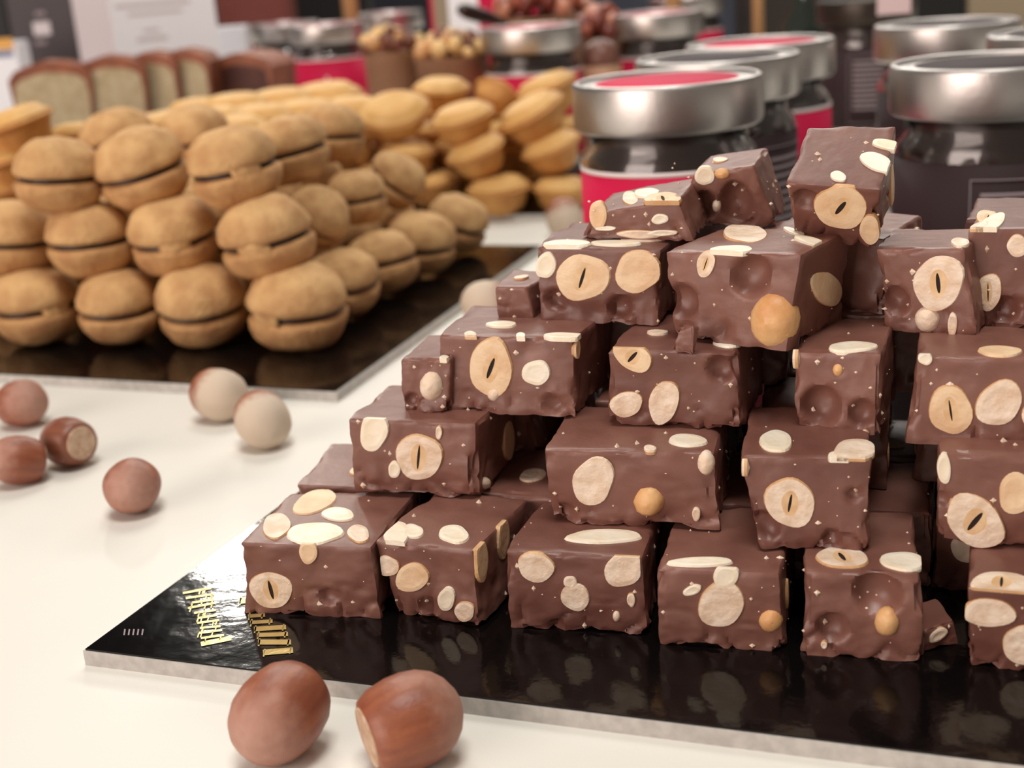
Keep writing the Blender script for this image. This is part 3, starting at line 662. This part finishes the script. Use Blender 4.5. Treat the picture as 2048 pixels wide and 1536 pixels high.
# ------------------------------------------------------------------ golden boat biscuits
def shell_meshes(seed):
    lo = [(0, -.36), (.20, -.355), (.31, -.31), (.40, -.2), (.445, -.07), (.465, -.015), (.52, .0), (.53, .022), (.48, .04), (0, .04)]
    hi = [(0, .035), (.47, .035), (.485, .055), (.47, .075), (.42, .082), (.395, .12), (.35, .15), (.24, .168), (.1, .172), (0, .172)]
    off = Vector((seed, seed*2, 0))
    wob = lambda a, z: (1+.05*noise.noise(Vector((math.cos(a)*1.3, math.sin(a)*1.3, z*2))+off))
    return lathe('lower_shell', lo, 32, wob=wob), lathe('upper_shell', hi, 32, wob=wob)
SH = [shell_meshes(i+1) for i in range(3)]
for lo, hi in SH:
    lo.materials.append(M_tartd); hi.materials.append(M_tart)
    for me in (lo, hi):
        for p in me.polygons: p.use_smooth = True
def boat(label, loc, dia, axis, k=0, asp=.82, group='golden boat biscuits in the rear pile', name='boat_biscuit'):
    e = empty(name, M=frame_z(loc, axis, 0) @ Matrix.Diagonal((dia, dia*asp, dia, 1))); tag(e, label, 'biscuit', group)
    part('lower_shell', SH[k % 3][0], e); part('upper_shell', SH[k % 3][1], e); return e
HEAP = []
def boat_support(p, dia, back=.0):
    z = p.z-dia*.5; q = 0
    while z > TH+dia*.34:
        HEAP.append((Vector((p.x+.004*((q % 2)*2-1), p.y+back, z)), dia)); z -= dia*.48; q += 1
def tpx(label, px, py, wpx, y, lean, tip, k, z=None):
    p = PY(px, py, y); dia = wpx*depth(p)/F
    ax = (-math.sin(math.radians(lean)), -math.sin(math.radians(tip)), math.cos(math.radians(max(abs(lean), abs(tip)))))
    if y > .79 or py < 250: boat_support(p, dia, .035)
    return boat(label, p, dia, ax, k)
tp = [('golden boat biscuit in the bottom row at the front of the rear pile', 998, 372, 142, .745, 4, 14), ('golden boat biscuit in the bottom row beside the front jar', 1122, 372, 132, .742, -2, 12),
 ('golden boat biscuit in the bottom row touching the dark biscuit pyramid', 868, 362, 130, .775, 8, 10), ('golden boat biscuit in the second row, upright in the middle', 952, 296, 138, .755, 20, 20),
 ('golden boat biscuit in the second row beside the jar lid', 1100, 288, 138, .755, 18, 18), ('golden boat biscuit in the second row behind the pyramid', 815, 300, 136, .775, -4, 12),
 ('golden boat biscuit in the third row with a sharp rim, centre', 925, 230, 142, .765, 14, 20), ('golden boat biscuit in the third row leaning against the jar', 1062, 222, 164, .768, 26, 16),
 ('large smooth golden boat biscuit in the third row, left', 788, 218, 140, .772, 6, 42), ('small golden boat biscuit wedged low beside the pyramid', 738, 285, 80, .80, 20, 10),
 ('orange golden boat biscuit topping the rear pile', 884, 172, 112, .815, -6, 22), ('browned boat biscuit on top showing its dark underside', 992, 182, 96, .82, -40, -30), ('pale golden boat biscuit on top right of the rear pile', 1092, 172, 150, .82, 18, 12)]
for i, (lab, px, py, wp, y, ln, tip) in enumerate(tp): tpx(lab, px, py+6, wp*1.04, y, ln, tip-12, i)
for i, (px, py, wp, y, lab) in enumerate(((940, 355, 130, .80, 'left'), (1060, 352, 130, .80, 'right'), (1010, 262, 120, .80, 'middle'), (870, 262, 120, .81, 'far left'), (1120, 255, 120, .81, 'far right'))):
    tpx('golden boat biscuit filling the %s gap in the second rank of the rear pile' % lab, px, py, wp, y, 5, 0, i+1)
fl_ = [(650, 182, 170, .84), (560, 190, 150, .83), (470, 200, 150, .82), (700, 205, 140, .80), (610, 212, 150, .795), (520, 222, 150, .785), (430, 225, 140, .78), (390, 205, 120, .83), (340, 235, 150, .775), (285, 240, 130, .77), (250, 255, 120, .74), (725, 235, 90, .785), (470, 245, 150, .745), (600, 240, 140, .75)]
words = ['at the far right of', 'right of middle behind in', 'in the middle back of', 'front right in', 'front, right of middle in', 'front middle of', 'front, left of middle in', 'at the left back of', 'left front of', 'near the left end of', 'at the left end of', 'wedged at the right front of', 'lowest in the middle of', 'lowest at the right of']
for i, ((px, py, wp, y), wd_) in enumerate(zip(fl_, words)):
    p = PY(px, py+15, y); dia = wp*depth(p)/F
    boat_support(p, dia)
    boat('pale flat oval biscuit %s the low heap behind the pyramid' % wd_, p, dia, (-.1+.03*(i % 3), -.12, 1), i, .75, 'pale flat biscuits heaped behind the pyramid')
for i, (px, py, wp, ln, lab) in enumerate(((30, 250, 190, 14, 'uppermost tan biscuit in the stack at the left edge, tilted'), (20, 318, 190, 8, 'second tan biscuit down in the stack at the left edge'), (10, 375, 180, 4, 'lowest visible tan biscuit in the stack at the left edge'), (150, 266, 110, 2, 'small tan biscuit lying right of the stack at the left edge'))):
    p = PY(px, py, .63 if i < 3 else .66); dia = wp*depth(p)/F
    if i > 1: boat_support(p, dia)
    boat(lab, p, dia, (-math.sin(math.radians(ln)), -.05, 1), i, .8, 'tan biscuits stacked at the left edge')

for i, (p, dia) in enumerate(HEAP):
    boat('golden biscuit hidden low inside the rear heaps of biscuits', p, dia, (.05, 0, 1), i, .8, 'hidden inner biscuits of the rear heaps')

# ------------------------------------------------------------------ jars
D = .068; ZL = .0945
J = {}
prof_out = [(.0, .0), (.026, .0), (.0305, .002), (.032, .006), (.032, .066), (.0312, .069), (.0285, .072), (.0285, .080)]
prof_in = [(.0265, .080), (.0265, .0725), (.0292, .0685), (.030, .0655), (.030, .007), (.028, .003), (0, .002)]
J['glass'] = lathe('glass_body', prof_out+prof_in, 48)
J['spread'] = lathe('spread_filling', [(0, .0022), (.0278, .0032), (.0298, .0072), (.0298, .0655), (.029, .0682), (.0263, .0722), (.0263, .076), (0, .0765)], 40)
J['lid'] = lathe('lid', [(.0292, .0772), (.0325, .0775), (.0335, .0783), (.034, .0798), (.034, .0922), (.0338, .0932), (.0333, .0939), (.0325, .0942), (.0316, .0940), (.0311, .0928), (0, .0925)], 64)
def ring_patch(name, r, z0, z1, a0, a1, n=40, th=.0002):
    vs, fs = [], []
    for i in range(n+1):
        a = a0+(a1-a0)*i/n
        for rr, zz in ((r, z0), (r+th, z0), (r+th, z1), (r, z1)): vs.append((rr*math.cos(a), rr*math.sin(a), zz))
    for i in range(n):
        for k in range(4): fs.append((4*i+k, 4*i+(k+1) % 4, 4*i+4+(k+1) % 4, 4*i+4+k))
    fs += [(0, 3, 2, 1), (4*n, 4*n+1, 4*n+2, 4*n+3)]
    return mesh(name, vs, fs)
def tx(me, mt):
    me.materials.append(mt)
    for p in me.polygons: p.use_smooth = True
    return me
for k_, mt in (('glass', M_glass), ('spread', M_spread), ('lid', M_lid)): tx(J[k_], mt)
J['lid'].set_sharp_from_angle(angle=math.radians(28))
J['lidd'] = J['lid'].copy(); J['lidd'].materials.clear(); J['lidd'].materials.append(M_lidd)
A2 = math.radians(115)
J['red'] = tx(ring_patch('red_label', .0321, .010, .0640, -math.pi/2-A2, -math.pi/2+A2), M_red)
J['redw'] = tx(ring_patch('label_border', .0322, .0640, .0655, -math.pi/2-A2, -math.pi/2+A2), M_redw)
J['dark'] = tx(ring_patch('dark_label', .0321, .010, .0640, -math.pi/2-A2, -math.pi/2+A2), M_dark)
J['stick'] = tx(lathe('lid_sticker', [(0, .0926), (.0255, .0926), (.0257, .0930), (.0255, .0932), (0, .0932)], 40), M_red)
J['stickd'] = tx(lathe('lid_sticker', [(0, .0926), (.0255, .0926), (.0257, .0930), (.0255, .0932), (0, .0932)], 40), M_dark)
J['stickr'] = tx(lathe('sticker_rim', [(.0257, .0926), (.0268, .0926), (.0268, .0931), (.0257, .0932)], 40, closed=True), M_redw)
def strips(name, items):
    vs, fs = [], []
    for (a0, a1, z0, z1) in items:
        n = 10; b = len(vs)
        for i in range(n+1):
            a = a0+(a1-a0)*i/n
            for rr, zz in ((.0324, z0), (.03255, z0), (.03255, z1), (.0324, z1)): vs.append((rr*math.cos(a), rr*math.sin(a), zz))
        for i in range(n):
            for k in range(4): fs.append((b+4*i+k, b+4*i+(k+1) % 4, b+4*i+4+(k+1) % 4, b+4*i+4+k))
        fs += [(b, b+3, b+2, b+1), (b+4*n, b+4*n+1, b+4*n+2, b+4*n+3)]
    return mesh(name, vs, fs)
aa = -math.pi/2
rl = random.Random(3)
J['text'] = tx(strips('printed_text', [(aa-.36, aa+.36-rl.uniform(0, .12), .0535-i*.0034, .0550-i*.0034) for i in range(10)]), M_print)
J['frame'] = tx(strips('printed_frame', [(aa-.46, aa+.46, .0590, .0594), (aa-.46, aa-.452, .013, .0594), (aa+.452, aa+.46, .013, .0594), (aa-.46, aa+.46, .0130, .0134)]), M_print)
J['rtext'] = tx(strips('label_text', [(aa-.75, aa-.68, .018, .050)]), M_redw)
def jar(label, px, W, kind, rot=0, lid='lid', py=None, pos=None):
    if pos is None:
        py = -118+.70*W-(px-1334)*.0752 if py is None else py
        p = P(px, py, ZL)
        # distance follows from the lid's width in the picture
        s = (D*F/W)/depth(p); p = Vector((p.x*s, p.y*s, 0))
    else: p = Vector(pos)
    e = empty('spread_jar', M=Matrix.Translation((p.x, p.y, 0)) @ Matrix.Rotation(math.radians(rot), 4, 'Z') @ Matrix.Diagonal((1, 1, 1.016, 1))); tag(e, label, 'jar', 'jars of spread with metal lids')
    part('glass_body', J['glass'], e); part('spread_filling', J['spread'], e)
    l_ = part('lid', J[lid], e)
    if lid == 'lid':
        s_ = part('lid_sticker', J['stick' if kind == 'red' else 'stickd'], l_); part('sticker_rim', J['stickr'], l_)
    if kind == 'red':
        r_ = part('red_label', J['red'], e); part('label_border', J['redw'], r_); part('label_text', J['rtext'], r_)
    else:
        r_ = part('dark_label', J['dark'], e); part('printed_text', J['text'], r_); part('printed_frame', J['frame'], r_)
    return e
jar('front jar with silver lid and crimson label behind the chocolate pile', 1333, 382, 'red', 15)
jar('jar right behind the front one, its dark printed label turned right', 1434, 330, 'dark', 50)
jar('third jar in the row going back, crimson label at its right', 1519, 296, 'red', 30)
jar('near right jar with dark printed label, cut off by the frame', 1986, 402, 'dark', -4)
jar('jar behind the golden boat biscuits with only its lid and neck showing', 1060, 202, 'red', 0)
jar('jar between the candied nuts and the front jar row, lid showing', 1312, 190, 'red', 0)
jar('rearmost jar of the middle group, mostly hidden by the lid before it', 1372, 150, 'red', 0)
jar('left background jar with crimson label in front of the other', 651, 151, 'red', 40)
jar('left background jar half hidden behind the dark cake crust', 566, 140, 'red', 50)
jar('far jar lid peeping over the cup of chopped nuts', 778, 132, 'red', 10)
jar('shaded jar behind the near right jar with a reflecting lid', 1893, 282, 'dark', 20)
jar('jar at the right edge with only the left end of its lid showing', 2150, 336, 'dark', 30)
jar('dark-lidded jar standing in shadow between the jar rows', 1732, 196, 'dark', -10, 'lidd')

# ------------------------------------------------------------------ loaf cake
def loaf_profile(wd, ht):
    pts = [(-wd*.42, 0), (wd*.42, 0), (wd*.47, ht*.4), (wd*.5, ht*.74), (wd*.48, ht*.90), (wd*.38, ht*.955), (wd*.18, ht*.985), (-.04*wd, ht), (-wd*.2, ht*.98), (-wd*.38, ht*.95), (-wd*.48, ht*.89), (-wd*.5, ht*.74), (-wd*.47, ht*.4)]
    return pts
def prism(name, pts, y0, y1):
    n = len(pts); vs = [(x, y0, z) for x, z in pts]+[(x, y1, z) for x, z in pts]
    fs = [tuple(range(n)), tuple(reversed(range(n, 2*n)))]+[(i, n+i, n+(i+1) % n, (i+1) % n) for i in range(n)]
    return mesh(name, vs, fs)
def crust_band(name, pts, y0, y1, th):
    """band around the sides and top, skipping the base edge"""
    q = pts[1:]+[pts[0]]; n = len(q); vs = []
    cx, cz = 0, .04; zm = max(z for x, z in q)
    for x, z in q:
        d = Vector((x-cx, z-cz)).normalized()
        tk = th*(1+3.6*max(0, (z/zm-.7)/.3))
        for (yy, k) in ((y0, 0), (y1, 0), (y1, tk), (y0, tk)): vs.append((x+d.x*k, yy, max(0, z+d.y*k)))
    fs = []
    for i in range(n-1):
        for k in range(4): fs.append((4*i+k, 4*i+(k+1) % 4, 4*i+4+(k+1) % 4, 4*i+4+k))
    fs += [(3, 2, 1, 0), (4*n-4, 4*n-3, 4*n-2, 4*n-1)]
    return mesh(name, vs, fs)
for i, (px, y, yaw, wd_, lab) in enumerate(((106, .985, 6, .052, 'leftmost slice of the pale loaf cake with brown crust'), (226, .993, 4, .046, 'second slice from left of the pale loaf cake'), (308, 1.006, -6, .036, 'third slice of the loaf cake, narrow between two others'), (376, 1.012, -8, .034, 'fourth slice of the loaf cake beside the dark crust end'))):
    p = PY(px, 200, y); prc = loaf_profile(wd_, .073); e = empty('cake_slice', M=Matrix.Translation((p.x, y, .012)) @ Matrix.Rotation(math.radians(yaw), 4, 'Z')); tag(e, lab, 'cake', 'slices of loaf cake')
    link('crumb', prism('crumb', prc, 0, .03), M_crumb, e, False); link('crust', crust_band('crust', prc, .0006, .0295, .0018), M_crust, e, False)
p = PY(484, 200, 1.03); e = empty('loaf_cake', M=Matrix.Translation((p.x, 1.03, .012)) @ Matrix.Rotation(math.radians(-14), 4, 'Z')); tag(e, 'uncut dark-crusted end of the loaf cake before the left jars', 'cake')
pr2 = loaf_profile(.046, .066)
M_crustd = mat('cake_crust_dark', srgb(92, 48, 34), .65, srgb(70, 34, 26), 60, bump=.3, bscale=200)
link('baked_side', prism('baked_side', pr2, 0, .05), M_crustd, e, False); link('crust', crust_band('crust', pr2, .0006, .0495, .0018), M_crust, e, False)
e = empty('cake_tray', (PY(250, 200, 1.02).x, 1.02, 0)); tag(e, 'low dark tray carrying the sliced loaf cake', 'tray')
link('tray_body', box_mesh('tray_body', -.14, .14, -.08, .075, 0, .012, .002), M_black, e, False)

# ------------------------------------------------------------------ cups of nuts
def nutpiece_mesh(seed):
    n, m_ = 8, 5; vs, fs = [], []; off = Vector((seed*1.9, 3, seed))
    for j in range(m_+1):
        th = math.pi*j/m_
        for i in range(n):
            a = 2*math.pi*i/n; d = Vector((math.sin(th)*math.cos(a), math.sin(th)*math.sin(a), .7*math.cos(th)))
            vs.append(d*(1+.45*noise.noise(d*1.6+off)))
    for j in range(m_):
        for i in range(n): fs.append((j*n+i, (j+1)*n+i, (j+1)*n+(i+1) % n, j*n+(i+1) % n))
    return mesh('nut_piece', vs, fs)
def nut_cup(label, plabel, grp, px, y, rad, zr, pal, seed, npc, cat='nut', big=.0062, heap=.012):
    p = PY(px, 100, y); rng = random.Random(seed)
    e = empty('paper_cup', (p.x, y, 0)); tag(e, label, 'cup', 'cups of nuts in the background')
    link('cup_wall', lathe('cup_wall', [(0, 0), (rad*.78, 0), (rad*.8, .002), (rad, zr), (rad+.0012, zr+.001), (rad-.0015, zr), (rad*.76, .004), (0, .003)], 32), M_kraft, e)
    link('nut_filling', lathe('nut_filling', [(0, .006), (rad*.74, .006), (rad-.002, zr-.004), (rad*.5, zr+.001), (0, zr+.003)], 24), pal[1], e)
    mes = []
    for q in range(6):
        me = nutpiece_mesh(seed*10+q); me.materials.append(pal[q % 3])
        for pl in me.polygons: pl.use_smooth = True
        mes.append(me)
    for q in range(npc):
        a = q*2.399; rr = rad*.93*math.sqrt((q+.5)/npc)
        z = zr+.002+heap*(1-(rr/rad)**2)+rng.uniform(-.001, .002)
        o = bpy.data.objects.new('nut_piece', mes[rng.randrange(6)]); COL.objects.link(o)
        o.location = (p.x+rr*math.cos(a), y+rr*math.sin(a), z); o.scale = (big*rng.uniform(.7, 1.15),)*3
        o.rotation_euler = (rng.uniform(0, 3), rng.uniform(0, 3), rng.uniform(0, 6))
        tag(o, plabel, cat, grp)
nut_cup('brown paper cup of pale chopped nuts beside the left jars', 'pale chopped nut heaped in the cup beside the left jars', 'chopped nuts in the left cup', 786, .98, .0215, .081, M_nutpc, 1, 26)
nut_cup('wider brown paper cup of chopped nuts in front of the dark pod', 'chopped nut heaped in the wider cup under the dark pod', 'chopped nuts in the wider cup', 902, .95, .026, .077, M_nutpc, 2, 34)
nut_cup('tall brown cup of reddish candied nuts behind the middle jar lid', 'reddish candied nut heaped behind the middle jar lid', 'candied nuts behind the jar lid', 1085, 1.06, .036, .095, M_candy, 3, 36, big=.0085, heap=.022)
nut_cup('brown cup of candied nuts between two jar lids', 'candied nut in the cup between two jar lids', 'candied nuts between the jars', 1205, .99, .021, .080, M_candy, 4, 24, big=.007, heap=.016)
# dark pod lying over the nuts
pa, pb = PY(918, 18, .955), PY(1012, 46, .985); dv = pb-pa
e = link('dark_pod', lathe('dark_pod', [(0, 0), (.0035, .001), (.0052, .006), (.0056, .016), (.0052, .026), (.004, .032), (.0018, dv.length), (0, dv.length+.001)], 20), M_fill)
e.matrix_world = frame_z(pa, dv); tag(e, 'dark glossy pod lying across the heaped nuts', 'pod')
# brown truffle cup between the jars
p = PY(1202, 112, .93)
e = empty('chocolate_truffle', (p.x, .93, 0)); tag(e, 'brown truffle in a tall paper case left of the middle jar lid', 'chocolate')
link('paper_case', lathe('paper_case', [(0, 0), (.011, 0), (.014, .066), (.0135, .066), (.0105, .002), (0, .002)], 24), M_kraft, e)
link('truffle', lathe('truffle', [(0, .062), (.0125, .064), (.0135, .070), (.011, .078), (.006, .082), (0, .083)], 24), M_chocd, e)

# ------------------------------------------------------------------ things at the back of the table
def slab(name, label, cat, px0, px1, y, z1, mtl, dp=.05, z0=0, yaw=0, part_name='body', pyb=40, bev=.001):
    a, b = PY(px0, pyb, y), PY(px1, pyb, y); wd = (b-a).length
    e = empty(name, M=Matrix.Translation(((a.x+b.x)/2, y, z0)) @ Matrix.Rotation(math.radians(yaw), 4, 'Z')); tag(e, label, cat)
    link(part_name, box_mesh(part_name, -wd/2, wd/2, 0, dp, 0, z1-z0, bev), mtl, e, False)
    return e, wd
e, wd = slab('packing_box', 'charcoal upright box with a small pale tag at the top left', 'box', 18, 152, 1.2, .2, M_blackbox, .06)
def plate(name, e, px, py, pw, ph, y, mtl, th=.0006):
    c = PY(px, py, y); k = depth(c)/F; me = box_mesh(name, -pw/2*k, pw/2*k, -th, .0, -ph/2*k, ph/2*k)
    o = link(name, me, mtl, e, False); o.location = e.matrix_world.inverted() @ c; return o
plate('pale_tag', e, 84, 57, 34, 26, 1.2, M_greyp); plate('small_print', e, 80, 27, 20, 8, 1.2, M_print); plate('small_print', e, 82, 85, 22, 8, 1.2, M_print)
e, wd = slab('packing_box', 'black box at the top left corner behind the charcoal box', 'box', -120, 14, 1.26, .21, M_black, .06)
e, wd = slab('paper_packet', 'white and blue paper packet with orange edge at the left margin', 'packet', -60, 24, 1.12, .104, M_white, .03)
plate('orange_band', e, 8, 88, 36, 22, 1.12, mat('orange_card', srgb(226, 168, 84), .6)); plate('blue_band', e, 8, 108, 36, 12, 1.12, mat('blue_card', srgb(120, 128, 160), .6))
# folded brochure
e = empty('folded_card', (0, 0, 0)); tag(e, 'white folded card with faint printed lines behind the loaf cake', 'card')
q0, q1, q2 = PY(152, 60, 1.16), PY(224, 60, 1.13), PY(436, 60, 1.17)
for nm_, a, b, mt in (('left_panel', q0, q1, M_greyp), ('right_panel', q1, q2, M_white)):
    d_ = Vector((b.x-a.x, b.y-a.y, 0)); nn = Vector((-d_.y, d_.x, 0)).normalized()*.0012
    vs = [Vector((a.x, a.y, .0)), Vector((b.x, b.y, .0)), Vector((b.x, b.y, .19)), Vector((a.x, a.y, .19))]
    vs = vs+[v+nn for v in vs]
    o = link(nm_, mesh(nm_, vs, [(0, 1, 2, 3), (7, 6, 5, 4), (0, 4, 5, 1), (1, 5, 6, 2), (2, 6, 7, 3), (3, 7, 4, 0)]), mt, e, False)
    if nm_ == 'right_panel':
        xa = d_.normalized(); ya = Vector((0, 0, 1)); dirn = -Vector((-d_.y, d_.x, 0)).normalized()
        for (px, py, pw, ph, mt2) in ((305, 8, 150, 7, 'g'), (310, 25, 110, 6, 'g'), (302, 60, 34, 6, 'g'), (304, 77, 62, 8, 'g')):
            dr = ray(px, py); tt = (a-EYE).dot(dirn)/dr.dot(dirn); c = EYE+dr*tt; k = depth(c)/F
            vv = []
            for s_ in (.0004, -.0002):
                vv += [c+xa*(sx*pw/2*k)+ya*(sy*ph/2*k)+dirn*s_ for sx, sy in ((-1, -1), (1, -1), (1, 1), (-1, 1))]
            link('printed_line', mesh('printed_line', vv, [(0, 1, 2, 3), (7, 6, 5, 4), (0, 4, 5, 1), (1, 5, 6, 2), (2, 6, 7, 3), (3, 7, 4, 0)]), M_greyp, o, False)
slab('gift_box', 'russet brown box standing behind the left background jars', 'box', 436, 580, 1.48, .2, M_brownbox, .06)
slab('paper_box', 'small white box beside the half-hidden left jar', 'box', 425, 492, 1.26, .098, M_white, .03, pyb=80)
slab('packing_box', 'black box in the dark gap above the left jars', 'box', 590, 740, 1.62, .22, M_black, .05)
e, wd = slab('gift_packet', 'crimson and white packet standing behind the candied nuts', 'packet', 862, 1075, 1.24, .2, M_red, .05)
plate('white_stripe', e, 925, 0, 60, 260, 1.24, M_white); plate('cream_side', e, 880, 0, 30, 260, 1.24, M_beige)
slab('packing_box', 'dark russet box behind the candied nuts at right', 'box', 1082, 1160, 1.3, .2, M_brownbox, .05)
slab('packing_box', 'slate blue box behind the wooden stick of the middle jars', 'box', 1165, 1480, 1.42, .22, mat('slate_card', srgb(76, 82, 96), .7, srgb(62, 66, 80), 5), .05)
slab('packing_box', 'dark brown box behind the green bottle and right jars', 'box', 1490, 1760, 1.3, .21, mat('umber_card', srgb(58, 48, 42), .6, srgb(42, 36, 34), 9), .05)
slab('packing_box', 'black box behind the shaded right jar', 'box', 1770, 1930, 1.22, .2, M_black, .05)
slab('packing_box', 'beige box at the top right corner', 'box', 1936, 2130, 1.22, .2, M_beige, .05)
for px, y, lab in ((700, 1.32, 'wooden stick on a small foot above the left jars'), (1347, 1.2, 'wooden stick on a small foot behind the middle jar lid'), (1516, 1.1, 'pale wooden stick on a small foot behind the third jar of the row')):
    p = PY(px, 10, y); e = empty('wooden_stick', (p.x, y, 0)); tag(e, lab, 'stick', 'upright wooden sticks')
    rr = 15/2650*y if px < 1500 else 11/2650*y
    link('stick', lathe('stick', [(0, .004), (rr, .004), (rr, .18), (rr*.6, .184), (0, .185)], 16), M_wood, e); link('foot', lathe('foot', [(0, 0), (.014, 0), (.015, .002), (.014, .0045), (0, .005)], 24), M_wood, e)
p = PY(1606, 22, 1.02); e = empty('glass_bottle', (p.x, 1.02, 0)); tag(e, 'dark green bottle with a round glossy stopper behind the third jar', 'bottle')
link('bottle_body', lathe('bottle_body', [(0, 0), (.018, 0), (.02, .003), (.02, .06), (.016, .078), (.008, .09), (.0075, .106), (0, .107)], 32), M_green, e)
link('stopper', lathe('stopper', [(0, .104)]+[(.0132*math.sin(math.pi*k/10), .118-.0132*math.cos(math.pi*k/10)) for k in range(1, 10)]+[(0, .1312)], 24), M_green, e)
p = PY(1788, 14, .8); e = empty('price_card', (p.x, .8, 0)); tag(e, 'pale pink price card on a thin stand above the dark jar', 'card')
zb = PY(1788, 28, .8).z
link('card', box_mesh('card', -.0098, .0098, -.0006, .0006, zb, zb+.05), M_pink, e, False); link('stand', box_mesh('stand', -.001, .001, .0008, .0026, .003, zb+.03), M_black, e, False); link('foot', box_mesh('foot', -.012, .012, -.008, .012, 0, .003, .0006), M_black, e, False)
